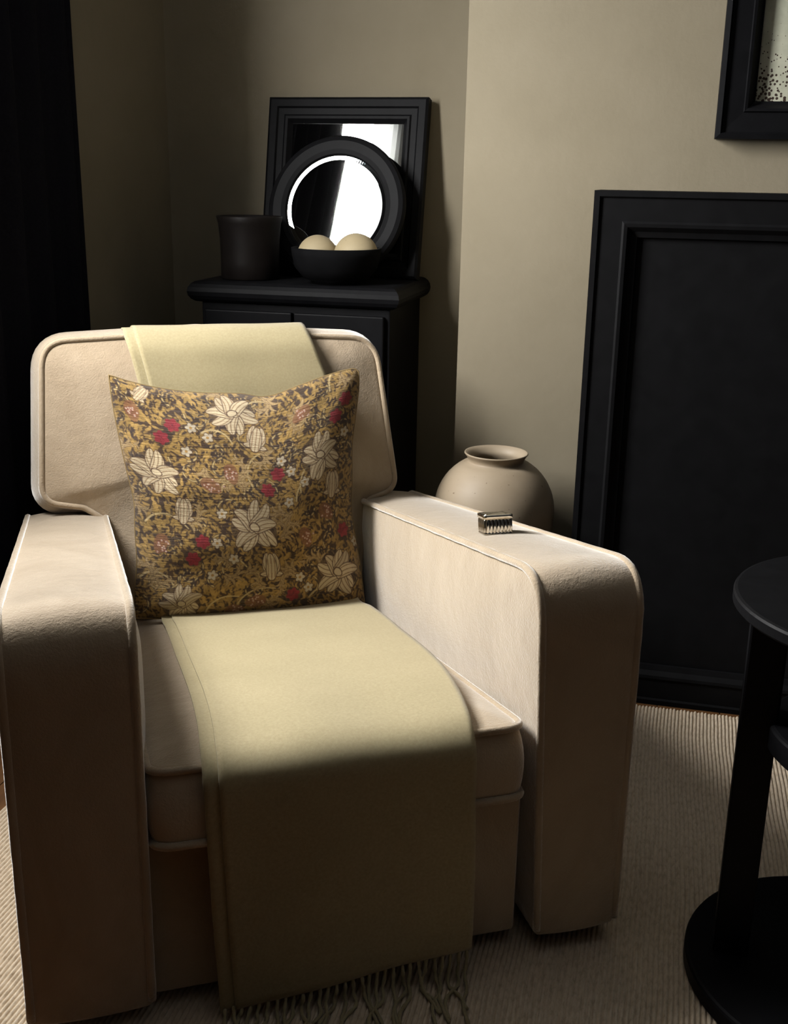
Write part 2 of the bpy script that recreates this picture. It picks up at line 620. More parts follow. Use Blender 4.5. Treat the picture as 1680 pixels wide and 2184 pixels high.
# ------------------------------------------------------------------ rug with woven ribs
def build_rug():
    x0, x1, y0, y1, pitch = -0.977, 0.47, 0.935, 2.060, 0.0066
    n = int((x1 - x0) / pitch)
    prof = []
    for i in range(n):
        for t, h in ((0.0, 0.0), (0.12, 0.5), (0.32, 0.93), (0.5, 1.0), (0.68, 0.93), (0.88, 0.5)):
            prof.append((x0 + (i + t) * pitch, 0.0045 + 0.0046 * h))
    prof.append((x0 + n * pitch, 0.0045))
    ys = list(np.linspace(y0, y1, 24))
    random.seed(4)
    V, F = [], []
    m = len(prof)
    rib_end = [random.uniform(-0.0022, 0.0022) for _ in range(n + 1)]
    for j, y in enumerate(ys):
        for i, (x, z) in enumerate(prof):
            wob = 0.0016 * math.sin(y * 9.0 + x * 3.0) + 0.0008 * math.sin(y * 31 + x * 7)
            yy = y + (rib_end[i // 6] if j in (0, len(ys) - 1) else 0)
            V.append((x + wob, yy, z))
    for j in range(len(ys) - 1):
        for i in range(m - 1):
            F.append((j * m + i, j * m + i + 1, (j + 1) * m + i + 1, (j + 1) * m + i))
    b = len(V)
    # backing skirt
    V += [(x0, y0, 0.0005), (x0 + n * pitch, y0, 0.0005), (x0 + n * pitch, y1, 0.0005), (x0, y1, 0.0005)]
    V += [(x0, y0, 0.0065), (x0 + n * pitch, y0, 0.0065), (x0 + n * pitch, y1, 0.0065), (x0, y1, 0.0065)]
    F += [(b, b + 3, b + 2, b + 1), (b, b + 1, b + 5, b + 4), (b + 1, b + 2, b + 6, b + 5), (b + 2, b + 3, b + 7, b + 6), (b + 3, b, b + 4, b + 7)]
    o = link('ribbed_rug', V, F, M['rug'], smooth=True)
    tag(o, 'beige ribbed woven rug covering the floor under the armchair', 'rug')
build_rug()
RZ = 0.0080            # walking surface of the rug

# ------------------------------------------------------------------ armchair
ROT = R(29.96)
CH = (-0.3264, 1.1406, 0.0)
chair = empty('armchair', CH, ROT, 'beige velvet club armchair with piped edges, blanket and floral cushion on it', 'armchair')
ARM_SLOPE = 0.178
ARM_Z = 0.549

def arm_top(s):
    return ARM_Z - ARM_SLOPE * s

def build_arm(right):
    S1 = 0.985
    pts = round_poly([(0, 0.03, 0.012), (S1, 0.034, 0.012), (S1, arm_top(S1), 0.04), (0.0, ARM_Z + .001, 0.062)], 0.02, 9)
    t = 0.137 if right else 0.142
    if right:
        def fm(p, q, w):       # w>0 = inner side
            inner = (w / t + 0.5)
            shrink = 0.022 * max(0.0, (0.549 - q) / 0.52)
            return (0.379 - inner * (t - shrink), p, q)
    else:
        def fm(p, q, w):
            inner = (w / t + 0.5)
            return (-0.379 + inner * t, p, q)
    # crown of the arm top: slightly domed across its width
    def fm2(p, q, w):
        x, y, z = fm(p, q, w)
        d = max(0.0, 1 - (2 * w / t) ** 2)
        return (x, y - 0.006 * d * max(0.0, 1 - p / 0.05), z + 0.007 * d * max(0.0, min(1.0, (q - arm_top(p) + 0.05) / 0.05)))
    V, F = slab(pts, t, 0.016 if right else 0.024, 0.007 if right else 0.015, 0.006, fm2, side=0.0, rings=10, nside=8, centre=(0.46, 0.26))
    o = link('arm', V, F, M['velvet'], chair, smooth=True)
    o['label'] = 'padded arm at the right, carrying the silver box' if right else 'padded arm at the left, beside the window'
    # welt along both edges: front bottom, up, round the corner, along the top to the back
    i0 = min(range(len(pts)), key=lambda i: abs(pts[i][0]) + abs(pts[i][1] - 0.05))
    order = [pts[(i0 - k) % len(pts)] for k in range(len(pts))]
    nr = outline_normals(pts)
    norm = [nr[(i0 - k) % len(pts)] for k in range(len(pts))]
    for sgn in (1, -1):
        path = []
        for (p, q), n_ in zip(order, norm):
            if p > S1 - 0.02 and q < 0.3:
                break
            path.append(fm(p + n_[0] * -0.001, q + n_[1] * -0.001, sgn * (t / 2 - 0.0015)))
        rnd = random.Random(7 + sgn + right)
        V, F = tube(path, 0.0056, seg=8, taper=[1 + 0.06 * rnd.uniform(-1, 1) for _ in path])
        link('piping', V, F, M['velvet'], o, smooth=True)
build_arm(True)
build_arm(False)

# seat cushion, raked towards the back
SEAT_Z, SEAT_SL = 0.300, 0.183
def build_seat():
    pts = round_poly([(-0.229, -0.004, 0.03), (0.233, -0.004, 0.03), (0.233, 0.86, 0.02), (-0.229, 0.86, 0.02)], 0.02, 8)
    a = math.atan(SEAT_SL)
    def fm(p, q, w):
        h = w
        # slight sag in the middle of the top so it reads as a soft cushion
        return (p, q * math.cos(a) + h * math.sin(a), SEAT_Z - q * math.sin(a) + h * math.cos(a))
    t = 0.098
    V, F = slab(pts, t, 0.020, 0.0, 0.010, fm, side=0.006, rings=12, nside=6)
    o = link('seat_cushion', V, F, M['velvet'], chair, smooth=True)
    for sgn in (1, -1):
        V, F = tube([fm(p, q, sgn * (t / 2 - 0.004)) for p, q in pts], 0.0052, True, 8)
        link('piping', V, F, M['velvet'], o, smooth=True)
    return fm, t
seat_fm, SEAT_T = build_seat()

def seat_top(u, s):
    """height of the cushion top (approx.) at chair coords"""
    f = min(1.0, max(abs(u) / 0.235, abs((s - 0.43) / 0.43)))
    return SEAT_Z + SEAT_T / 2 * 1.016 - SEAT_SL * (s - 0.009) + 0.020 * (1 - f ** 2.4)

# front rail and deck under the cushion
v, f = box(-0.236, 0.242, 0.022, 0.95, 0.03, 0.246)
# deck falls towards the back
v = [(x, y, z - (SEAT_SL * (y - .02) if z > 0.2 else 0)) for x, y, z in v]
bevel_obj(link('front_rail', v, f, M['velvet'], chair), 0.008, 3)

# back cushion, T shaped, wings over the arms
LEAN = math.tan(R(13.0))
BT = 0.15
def back_pt(u, z, w):
    """w>0 towards the sitter; w measured from the mid plane"""
    ca = math.cos(R(13.0)); sa = math.sin(R(13.0))
    s0 = 0.86 + (z - 0.40) * LEAN + (BT / 2) / ca
    return (u, s0 - w * ca, z + w * sa - BT / 2 * sa)
bpts = round_poly([(-0.330, 0.708, 0.05), (-0.05, 0.720, 0.0), (0.288, 0.702, 0.06), (0.318, 0.415, 0.035), (0.252, 0.395, 0.03),
                   (0.228, 0.20, 0.02), (-0.224, 0.20, 0.02), (-0.232, 0.385, 0.05), (-0.275, 0.415, 0.03), (-0.348, 0.428, 0.035)], 0.02, 8)
V, F = slab(bpts, BT, 0.032, 0.01, 0.010, back_pt, side=0.021, rings=12, nside=8, centre=(-0.005, 0.50))
bc = link('back_cushion', V, F, M['velvet'], chair, smooth=True)
for sgn in (1, -1):
    V, F = tube([back_pt(p, q, sgn * (BT / 2 - 0.003)) for p, q in bpts], 0.0056, True, 8)
    link('piping', V, F, M['velvet'], bc, smooth=True)
# upholstered back frame behind the cushion
fpts = round_poly([(-0.235, 0.03, 0.01), (0.235, 0.03, 0.01), (0.235, 0.40, 0.03), (0.30, 0.43, 0.03), (0.285, 0.655, 0.05), (-0.315, 0.66, 0.05), (-0.325, 0.44, 0.03), (-0.235, 0.40, 0.03)], 0.03, 6)
def frame_pt(p, q, w):
    x, y, z = back_pt(p, q, -BT / 2)
    return (x, 1.03 - w + (q - 0.40) * LEAN * (1 if q > .4 else 0.2), q)
V, F = slab(fpts, 0.06, 0.004, 0.012, 0.008, frame_pt, rings=6, nside=3, centre=(0, 0.42))
link('back_frame', V, F, M['velvet'], chair, smooth=True)
# block feet
for lx, ly in ((0.285, 0.035), (-0.355, 0.035), (0.285, 0.88), (-0.355, 0.88)):
    bbox_obj('leg', (lx, lx + .07, ly, ly + .07, RZ, 0.034), M['black_wood'], chair, 0.003)

# ------------------------------------------------------------------ wool throw
throw = empty('throw_blanket', CH, ROT, 'mustard wool throw draped down the back and seat of the armchair', 'throw blanket')
def front_face(u, z):
    """s of the front of the back cushion"""
    f = min(1.0, max(abs(u + 0.005) / 0.33, abs((z - 0.50) / 0.24)))
    return 0.86 + (z - 0.40) * LEAN - 0.032 * (1 - f ** 2.4)

# control rows: (s, z, u_left, u_right)
def throw_rows():
    rows = []
    ca = 0.974
    for s, z, l, r in ((1.108, 0.52, -0.20, 0.145), (1.110, 0.60, -0.195, 0.148), (1.095, 0.665, -0.190, 0.150), (1.055, 0.703, -0.188, 0.150), (0.985, 0.722, -0.187, 0.150), (0.952, 0.7235, -0.1865, 0.151),
                       (0.932, 0.7175, -0.186, 0.152)):
        rows.append((s, z, l, r))
    for z, l, r in ((0.695, -0.180, 0.160), (0.66, -0.172, 0.172), (0.62, -0.165, 0.184), (0.55, -0.160, 0.19), (0.46, -0.158, 0.195), (0.37, -0.156, 0.20), (0.30, -0.155, 0.205)):
        rows.append((front_face(0, z) - 0.008, z, l, r))
    rows.append((0.795, 0.262, -0.155, 0.208))
    for s, l, r in ((0.74, -0.155, 0.210), (0.66, -0.155, 0.213), (0.55, -0.155, 0.214), (0.44, -0.156, 0.211), (0.33, -0.157, 0.206), (0.24, -0.158, 0.199), (0.16, -0.160, 0.189), (0.09, -0.163, 0.178), (0.05, -0.166, 0.170)):
        rows.append((s, seat_top(0.0, s) * 0.5 + seat_top(0.15, s) * 0.5 + 0.008, l, r))
    rows += [(0.022, 0.3555, -0.168, 0.165), (0.001, 0.349, -0.169, 0.161), (-0.0125, 0.335, -0.170, 0.160), (-0.0155, 0.315, -0.169, 0.160),
             (-0.0165, 0.27, -0.168, 0.160), (-0.017, 0.21, -0.166, 0.162), (-0.018, 0.15, -0.164, 0.163), (-0.019, 0.09, -0.161, 0.163), (-0.020, 0.040, -0.159, 0.162)]
    return rows
ROWS = smooth_curve(throw_rows(), 260)

def throw_sheet(name, du_l, du_r, lift, parent, nu=44):
    V, uv = [], []
    n = len(ROWS)
    d = np.r_[0, np.cumsum(np.linalg.norm(np.diff(ROWS[:, :2], axis=0), axis=1))]
    tang = np.gradient(ROWS[:, :2], axis=0)
    tang /= np.linalg.norm(tang, axis=1)[:, None]
    for i in range(n):
        s, z, l, r = ROWS[i]
        nx, nz = tang[i][1], -tang[i][0]      # outward normal in (s, z): path runs back->front
        nx, nz = -abs(nx) if False else nx, nz
        # choose the side away from the chair: towards -s on vertical runs, +z on horizontal ones
        if nx * -1 + nz * 1 < 0:
            nx, nz = -nx, -nz
        if i < n * 0.12:
            pass
        hang = max(0.0, min(1.0, (i / n - 0.70) / 0.12))
        for k in range(nu + 1):
            t = k / nu
            uu = l + du_l + (r - du_r - l - du_l) * t
            # follow the crown of cushion: drop at the sides
            f = (2 * t - 1)
            crown = 0.0
            seat_mask = max(0.0, 1 - abs(i / n - 0.59) / 0.13)
            crown -= 0.006 * f * f * seat_mask
            wav = 0.0022 * math.sin(uu * 34 + i * 0.011) * hang + 0.0004 * math.sin(uu * 40 + i * 0.05)
            off = lift + crown + wav
            ss, zz = s + nx * off, z + nz * off
            if i > n * 0.955:       # slanted lower hem, longer at the left
                pass
            V.append((uu, ss, zz)); uv.append((uu, d[i]))
    # slanted lower hem: left side hangs lower
    V = [list(p) for p in V]
    for i in range(n):
        if ROWS[i][0] < 0.0 and ROWS[i][1] < 0.33:
            g = (0.33 - ROWS[i][1]) / 0.29
            for k in range(nu + 1):
                u = V[i * (nu + 1) + k][0]
                V[i * (nu + 1) + k][2] += g * (-0.017 + (u + 0.16) / 0.32 * 0.031)
    F = []
    for i in range(n - 1):
        for k in range(nu):
            a = i * (nu + 1) + k
            F.append((a, a + 1, a + nu + 2, a + nu + 1))
    o = link(name, V, F, M['wool'], parent, smooth=True, uv=uv)
    sd = o.modifiers.new('thickness', 'SOLIDIFY')
    sd.thickness = 0.0032
    sd.offset = 0
    return o, V, nu
under, UV_, NU_ = throw_sheet('lower_layer', 0.0, 0.0, 0.0, throw)
upper, UP_, _ = throw_sheet('folded_layer', 0.018, 0.0, 0.0036, throw)

# fringe
rng = random.Random(11)
NT = 30
base_i = (len(ROWS) - 1) * (NU_ + 1)
for j in range(NT):
    t = (j + 0.5) / NT
    a = UV_[base_i + int(t * NU_)]
    u, s, z = a[0], a[1], a[2]
    u = UV_[base_i][0] + (UV_[base_i + NU_][0] - UV_[base_i][0]) * t
    side = rng.uniform(-0.010, 0.004)
    side2 = side + rng.uniform(-0.035, 0.012)
    fwd = rng.uniform(0.012, 0.03)
    zf = RZ + 0.0040
    zz = max(z, zf + 0.004)
    drop = zz - zf
    pts = [(u, s, zz + 0.003), (u + side * 0.2, s - 0.003 - 0.004 * rng.random(), zz - drop * 0.35), (u + side * 0.6, s - fwd * 0.35, zf + drop * 0.25),
           (u + side, s - fwd, zf), (u + side2 * 0.8, s - fwd - 0.022, zf - 0.0004 * 0), (u + side2, s - fwd - rng.uniform(0.035, 0.07), zf)]
    path = smooth_curve(pts, 22)
    path[:, 2] = np.maximum(path[:, 2], zf)
    tw = [1 + 0.22 * math.sin(k * 2.1 + j) for k in range(22)]
    V, F = tube(path, 0.0024, seg=6, taper=tw)
    link('tassel', V, F, M['wool'], throw, smooth=True)

# ------------------------------------------------------------------ printed scatter cushion
def build_pillow():
    top = [(-0.2181, 0.6545), (-0.1798, 0.6413), (-0.1312, 0.6292), (-0.0648, 0.6189), (0.0118, 0.6146), (0.0635, 0.6079), (0.1265, 0.6259), (0.1813, 0.6427), (0.2274, 0.6524), (0.2399, 0.6478)]
    left = [(-0.2181, 0.6545), (-0.2148, 0.6063), (-0.2061, 0.5416), (-0.1968, 0.4847), (-0.1886, 0.4358), (-0.1902, 0.3873), (-0.1907, 0.3306), (-0.1967, 0.2905), (-0.2019, 0.2503), (-0.2004, 0.2356)]
    right = [(0.2399, 0.6478), (0.2378, 0.6155), (0.228, 0.5647), (0.2183, 0.5139), (0.2144, 0.4544), (0.2092, 0.4035), (0.212, 0.3604), (0.218, 0.3167), (0.222, 0.2642), (0.224, 0.2207)]
    bot = [(-0.2004, 0.2356), (-0.1077, 0.2275), (-0.0054, 0.2236), (0.1086, 0.2188), (0.19, 0.2170), (0.224, 0.2207)]
    lean = math.tan(R(16.0))
    def grid(n, front, thick):
        tp, bt = smooth_curve(top, n), smooth_curve(bot, n)
        lf, rt = smooth_curve(left, n), smooth_curve(right, n)
        a = np.linspace(0, 1, n)
        X, Y = np.meshgrid(a, a)               # X: left->right, Y: top->bottom
        P = (1 - Y)[..., None] * tp[None] + Y[..., None] * bt[None] + (1 - X)[..., None] * lf[:, None] + X[..., None] * rt[:, None]
        P -= ((1 - X) * (1 - Y))[..., None] * tp[0] + (X * (1 - Y))[..., None] * tp[-1] + ((1 - X) * Y)[..., None] * bt[0] + (X * Y)[..., None] * bt[-1]
        A, B = 2 * X - 1, 2 * Y - 1
        h = (np.clip(1 - A ** 2, 0, 1) * np.clip(1 - B ** 2, 0, 1)) ** 0.62
        edge = np.clip(1 - np.maximum(abs(A), abs(B)), 0, 1)
        h = h * thick
        if front:
            wr = 0.0030 * np.sin(26 * Y + 3.0 * np.sin(5 * X)) * np.exp(-((X - 0.16) / 0.22) ** 2)
            wr += 0.0022 * np.sin(40 * X + 8 * Y + 2 * np.sin(9 * Y)) * np.exp(-(Y / 0.16) ** 2)
            wr += 0.0035 * np.exp(-((Y - 0.49 - 0.05 * X) / 0.012) ** 2) * -1 * np.exp(-(X / 0.16) ** 2)
            wr += 0.003 * np.sin(17 * X - 9 * Y) * np.exp(-((Y - 0.9) / 0.2) ** 2)
            h = h + wr * np.minimum(1, edge * 8)
        return X, Y, P, h
    root = empty('scatter_cushion', CH, ROT, 'square linen cushion printed with cream and red flowers on mustard', 'cushion')
    n = 540
    X, Y, P, h = grid(n, True, 0.098)
    S = 0.76 + (P[..., 1] - 0.25) * lean - h * math.cos(R(16))
    Zc = P[..., 1] + h * math.sin(R(16))
    V = np.stack([P[..., 0], S, Zc], -1).reshape(-1, 3)
    idx = np.arange(n * n).reshape(n, n)
    F = np.stack([idx[:-1, :-1], idx[1:, :-1], idx[1:, 1:], idx[:-1, 1:]], -1).reshape(-1, 4)
    me = bpy.data.meshes.new('front_cover')
    me.vertices.add(len(V)); me.vertices.foreach_set('co', V.astype(np.float32).ravel())
    me.loops.add(F.size); me.loops.foreach_set('vertex_index', F.astype(np.int32).ravel())
    me.polygons.add(len(F)); me.polygons.foreach_set('loop_start', np.arange(0, F.size, 4, dtype=np.int32))
    me.update(calc_edges=True)
    me.polygons.foreach_set('use_smooth', np.ones(len(F), dtype=bool))
    uvl = me.uv_layers.new(name='UVMap')
    UVc = np.stack([X, 1 - Y], -1).reshape(-1, 2).astype(np.float32)
    uvl.data.foreach_set('uv', UVc[F.ravel()].ravel())
    col = paint_print(X, Y)
    at = me.color_attributes.new('print', 'FLOAT_COLOR', 'POINT')
    at.data.foreach_set('color', np.concatenate([col.reshape(-1, 3), np.ones((n * n, 1))], 1).astype(np.float32).ravel())
    me.materials.append(M['print'])
    o = bpy.data.objects.new('front_cover', me)
    COL.objects.link(o); o.parent = root
    # plain back
    n2 = 60
    X, Y, P, h = grid(n2, False, 0.028)
    S = 0.76 + (P[..., 1] - 0.25) * lean + h * math.cos(R(16)) + 0.0004
    Zc = P[..., 1] - h * math.sin(R(16))
    V = np.stack([P[..., 0], S, Zc], -1).reshape(-1, 3)
    idx = np.arange(n2 * n2).reshape(n2, n2)
    F = np.stack([idx[:-1, :-1], idx[:-1, 1:], idx[1:, 1:], idx[1:, :-1]], -1).reshape(-1, 4)
    link('back_cover', V.tolist(), [tuple(q) for q in F.tolist()], plain('mustard_linen', (0.30, 0.21, 0.09), 0.9, 0.1), root, smooth=True)
    # edge seam
    m = 70
    ring = np.concatenate([smooth_curve(top, m)[:-1], smooth_curve(right, m)[:-1], smooth_curve(bot, m)[::-1][:-1], smooth_curve(left, m)[::-1][:-1]])
    V, F = tube([(p[0], 0.76 + (p[1] - 0.25) * lean, p[1]) for p in ring], 0.0016, True, 6)
    link('seam', V, F, plain('mustard_seam', (0.20, 0.14, 0.065), 0.9, 0.1), root, smooth=True)

def paint_print(X, Y):
    rs = np.random.RandomState(5)
    n = X.shape[0]
    c_gold = np.array((0.37, 0.235, 0.075)); c_gold2 = np.array((0.26, 0.145, 0.038))
    c_dark = np.array((0.045, 0.030, 0.026)); c_cream = np.array((0.54, 0.44, 0.29))
    c_red = np.array((0.225, 0.026, 0.034)); c_line = np.array((0.085, 0.045, 0.028)); c_white = np.array((0.50, 0.43, 0.32))
    def lown(k, seed):
        r = np.random.RandomState(seed); z = np.zeros_like(X)
        for _ in range(10):
            a, b, p = r.uniform(-k, k), r.uniform(-k, k), r.uniform(0, 6.28)
            z += np.sin(a * X + b * Y + p)
        return z / 10 ** 0.5
    mixv = np.clip(0.5 + 0.35 * lown(18, 1), 0, 1)[..., None]
    C = np.array((0.085, 0.050, 0.026)) * mixv + np.array((0.045, 0.028, 0.020)) * (1 - mixv)
    sm = lambda d, w: np.clip(d / w + 0.5, 0, 1)
    px = 1.0 / n
    def window(cx, cy, r):
        x0, x1 = max(0, int((cx - r) * n)), min(n, int((cx + r) * n) + 1)
        y0, y1 = max(0, int((cy - r) * n)), min(n, int((cy + r) * n) + 1)
        return slice(y0, y1), slice(x0, x1)
    def blend(sl, m, col):
        C[sl] = C[sl] * (1 - m[..., None]) + np.asarray(col) * m[..., None]
    def leaf(cx, cy, L, Wd, ang, col, alpha=1.0, bend=0.0, vein=None):
        sl = window(cx, cy, L * 1.1)
        x, y = X[sl] - cx, Y[sl] - cy
        if x.size == 0: return
        ca, sa = math.cos(ang), math.sin(ang)
        p, q = x * ca + y * sa, -x * sa + y * ca
        q = q - bend * (p / L) ** 2 * L
        t = np.clip((p / L + 1) / 2, 0, 1)
        half = Wd * np.sqrt(np.clip(np.sin(math.pi * t ** 0.8), 0, 1))
        m = sm(half - abs(q), 2 * px) * (abs(p) < L) * alpha
        blend(sl, m, col)
        if vein is not None:
            g = 0.5 + 0.5 * np.cos(q / Wd * 9.5)
            blend(sl, m * (g > 0.80) * 0.75, vein)
    def stroke(pts, w0, w1, col, alpha=1.0):
        P = smooth_curve(pts, int(90))
        for i, p in enumerate(P):
            w = w0 + (w1 - w0) * i / len(P)
            sl = window(p[0], p[1], w + 3 * px)
            x, y = X[sl] - p[0], Y[sl] - p[1]
            if x.size == 0: continue
            blend(sl, sm(w - np.hypot(x, y), 2 * px) * alpha, col)
    # tapestry of small gold leaves over the dark ground, following scrolling lines
    for _ in range(5200):
        cx, cy = rs.rand(), rs.rand()
        ang = 3.0 * math.sin(7 * cx + 3 * cy) + 2.0 * math.cos(9 * cy - 2 * cx) + rs.uniform(-0.9, 0.9)
        g = c_gold * rs.uniform(0.65, 1.2)
        leaf(cx, cy, rs.uniform(0.008, 0.019), rs.uniform(0.0032, 0.0066), ang, g, rs.uniform(0.6, 0.95), rs.uniform(-0.5, 0.5))
    for _ in range(1500):
        cx, cy = rs.rand(), rs.rand()
        ang = 3.0 * math.sin(7 * cx + 3 * cy) + 2.0 * math.cos(9 * cy - 2 * cx) + rs.uniform(-0.7, 0.7)
        if rs.rand() > 0.62 + 0.38 * math.sin(11 * cx + 6 * cy + 1): continue
        leaf(cx, cy, rs.uniform(0.006, 0.014), rs.uniform(0.0026, 0.0052), ang, c_dark, rs.uniform(0.7, 0.95), rs.uniform(-0.5, 0.5))
    # scroll stems with curls
    for _ in range(75):
        cx, cy = rs.rand(), rs.rand()
        r0 = rs.uniform(0.022, 0.06); a0 = rs.uniform(0, 6.28); d = rs.choice((-1, 1))
        pts = []
        for k in range(12):
            t = k / 11
            rr = r0 * (1 - 0.82 * t)
            pts.append((cx + rr * math.cos(a0 + d * 5.2 * t), cy + rr * math.sin(a0 + d * 5.2 * t)))
        stroke(pts, 0.0050, 0.0026, c_dark, 0.8)
        stroke(pts, 0.0028, 0.0014, (0.45, 0.33, 0.15), 0.95)
        for k in range(1, 11, 2):
            x, y = pts[k]
            leaf(x, y, 0.015, 0.005, a0 + d * 5.2 * k / 11 + rs.uniform(0.2, 1.2), c_dark if k % 4 else (0.40, 0.29, 0.12), 0.9, 0.4)
    # long pale stems
    for _ in range(14):
        cx, cy = rs.rand(), rs.rand()
        a = rs.uniform(-2.4, -0.7)
        L = rs.uniform(0.12, 0.22)
        pts = [(cx + L * t * math.cos(a + 1.1 * t), cy + L * t * math.sin(a + 1.1 * t)) for t in np.linspace(0, 1, 6)]
        stroke(pts, 0.0036, 0.002, (0.50, 0.38, 0.19), 0.85)
    # broad curling fronds
    for _ in range(30):
        cx, cy = rs.rand(), rs.rand()
        a = rs.uniform(0, 6.28); d = rs.choice((-1, 1)); L = rs.uniform(0.05, 0.10)
        tan_ = np.array((0.40, 0.285, 0.135)) * rs.uniform(0.8, 1.15)
        for k in range(6):
            t = k / 5
            x, y = cx + L * t * math.cos(a + d * 1.6 * t), cy + L * t * math.sin(a + d * 1.6 * t)
            an = a + d * 2.6 * t
            l = 0.030 * (1 - 0.5 * t)
            for sd in (-1, 1):
                leaf(x + 0.6 * l * math.cos(an + sd * 0.7), y + 0.6 * l * math.sin(an + sd * 0.7), l, l * 0.30, an + sd * 0.7, c_line, 0.85, 0.5 * sd)
                leaf(x + 0.6 * l * math.cos(an + sd * 0.7), y + 0.6 * l * math.sin(an + sd * 0.7), l * 0.92, l * 0.24, an + sd * 0.7, tan_, 0.95, 0.5 * sd, vein=(0.16, 0.09, 0.04))
    # berry clusters
    for bx, by in ((0.07, 0.13), (0.42, 0.37), (0.33, 0.42), (0.73, 0.13), (0.10, 0.68), (0.84, 0.57), (0.73, 0.66), (0.50, 0.93), (0.42, 0.97)):
        leaf(bx, by, 0.045, 0.028, rs.uniform(0, 3), (0.20, 0.09, 0.045), 0.8)
        for _ in range(14):
            x, y = bx + rs.normal(0, 0.016), by + rs.normal(0, 0.013)
            sl = window(x, y, 0.008)
            rr = np.hypot(X[sl] - x, Y[sl] - y)
            blend(sl, sm(0.0052 - rr, 2 * px), (0.25, 0.05, 0.045)); blend(sl, sm(0.0034 - rr, 2 * px), c_white)
    # large cream blossoms with curling petals
    for fx, fy, sz, rot in ((0.12, 0.38, 0.088, 0.3), (0.45, 0.10, 0.085, -0.2), (0.50, 0.60, 0.098, 0.5), (0.82, 0.33, 0.09, 0.2), (0.87, 0.83, 0.095, 0.6), (0.19, 0.93, 0.075, 0.1)):
        leaf(fx, fy, sz * 1.05, sz * 0.9, rot, c_dark, 0.75)
        for k in range(9):
            a = rot + k * 2 * math.pi / 9 + rs.uniform(-0.15, 0.15)
            l = sz * rs.uniform(0.52, 0.66)
            x, y = fx + l * 0.85 * math.cos(a), fy + l * 0.85 * math.sin(a)
            leaf(x, y, l * 1.06, sz * 0.315, a, c_line, 0.95, 0.25 * (-1) ** k)
            leaf(x, y, l, sz * 0.27, a, c_cream * rs.uniform(0.85, 1.1), 1.0, 0.25 * (-1) ** k, vein=(0.20, 0.12, 0.06))
        leaf(fx, fy, sz * 0.26, sz * 0.2, rot, c_line); leaf(fx, fy, sz * 0.21, sz * 0.15, rot, c_cream)
    # closed tulip-like buds
    for fx, fy, sz, rot in ((0.20, 0.56, 0.07, -1.5), (0.53, 0.24, 0.075, -1.4), (0.56, 0.80, 0.078, -1.6), (0.87, 0.49, 0.07, -1.5), (0.10, 0.06, 0.05, -0.9)):
        for a, bd in ((rot - 0.55, 0.55), (rot + 0.55, -0.55), (rot, 0.0)):
            x, y = fx + sz * 0.35 * math.cos(a), fy + sz * 0.35 * math.sin(a)
            leaf(x, y, sz * 0.82, sz * 0.34, a, c_line, 0.95, bd)
            leaf(x, y, sz * 0.76, sz * 0.29, a, c_cream, 1.0, bd, vein=(0.22, 0.12, 0.06))
    # crimson blossoms
    for fx, fy in ((0.215, 0.165), (0.165, 0.225), (0.615, 0.365), (0.565, 0.435), (0.275, 0.66), (0.23, 0.735), (0.935, 0.12), (0.89, 0.185), (0.66, 0.905), (0.925, 0.66)):
        leaf(fx, fy, 0.04, 0.034, 0.4, c_dark, 0.6)
        for k in range(6):
            a = k * math.pi / 3 + fx * 9
            leaf(fx + 0.014 * math.cos(a), fy + 0.014 * math.sin(a), 0.018, 0.013, a, c_red * rs.uniform(0.85, 1.25))
        for _ in range(12):
            a, r_ = rs.uniform(0, 6.28), rs.uniform(0, 0.025)
            leaf(fx + r_ * math.cos(a), fy + r_ * math.sin(a), 0.008, 0.0012, a, (0.12, 0.015, 0.02), 0.7)
    # small white five-petalled flowers
    for fx, fy in ((0.285, 0.17), (0.345, 0.21), (0.255, 0.275), (0.675, 0.365), (0.735, 0.425), (0.655, 0.495), (0.335, 0.665), (0.40, 0.735), (0.31, 0.805), (0.635, 0.31), (0.69, 0.83), (0.73, 0.88), (0.94, 0.26), (0.985, 0.72), (0.36, 0.54)):
        for k in range(5):
            a = k * 2 * math.pi / 5 + fx * 20
            leaf(fx + 0.0135 * math.cos(a), fy + 0.0135 * math.sin(a), 0.0125, 0.0102, a, c_line, 0.9)
        for k in range(5):
            a = k * 2 * math.pi / 5 + fx * 20
            leaf(fx + 0.013 * math.cos(a), fy + 0.013 * math.sin(a), 0.0100, 0.0076, a, c_white)
        leaf(fx, fy, 0.006, 0.006, 0, (0.35, 0.2, 0.06))
    # faded wear
    C *= (0.92 + 0.10 * lown(30, 3))[..., None]
    return np.clip(C, 0.004, 1)
build_pillow()

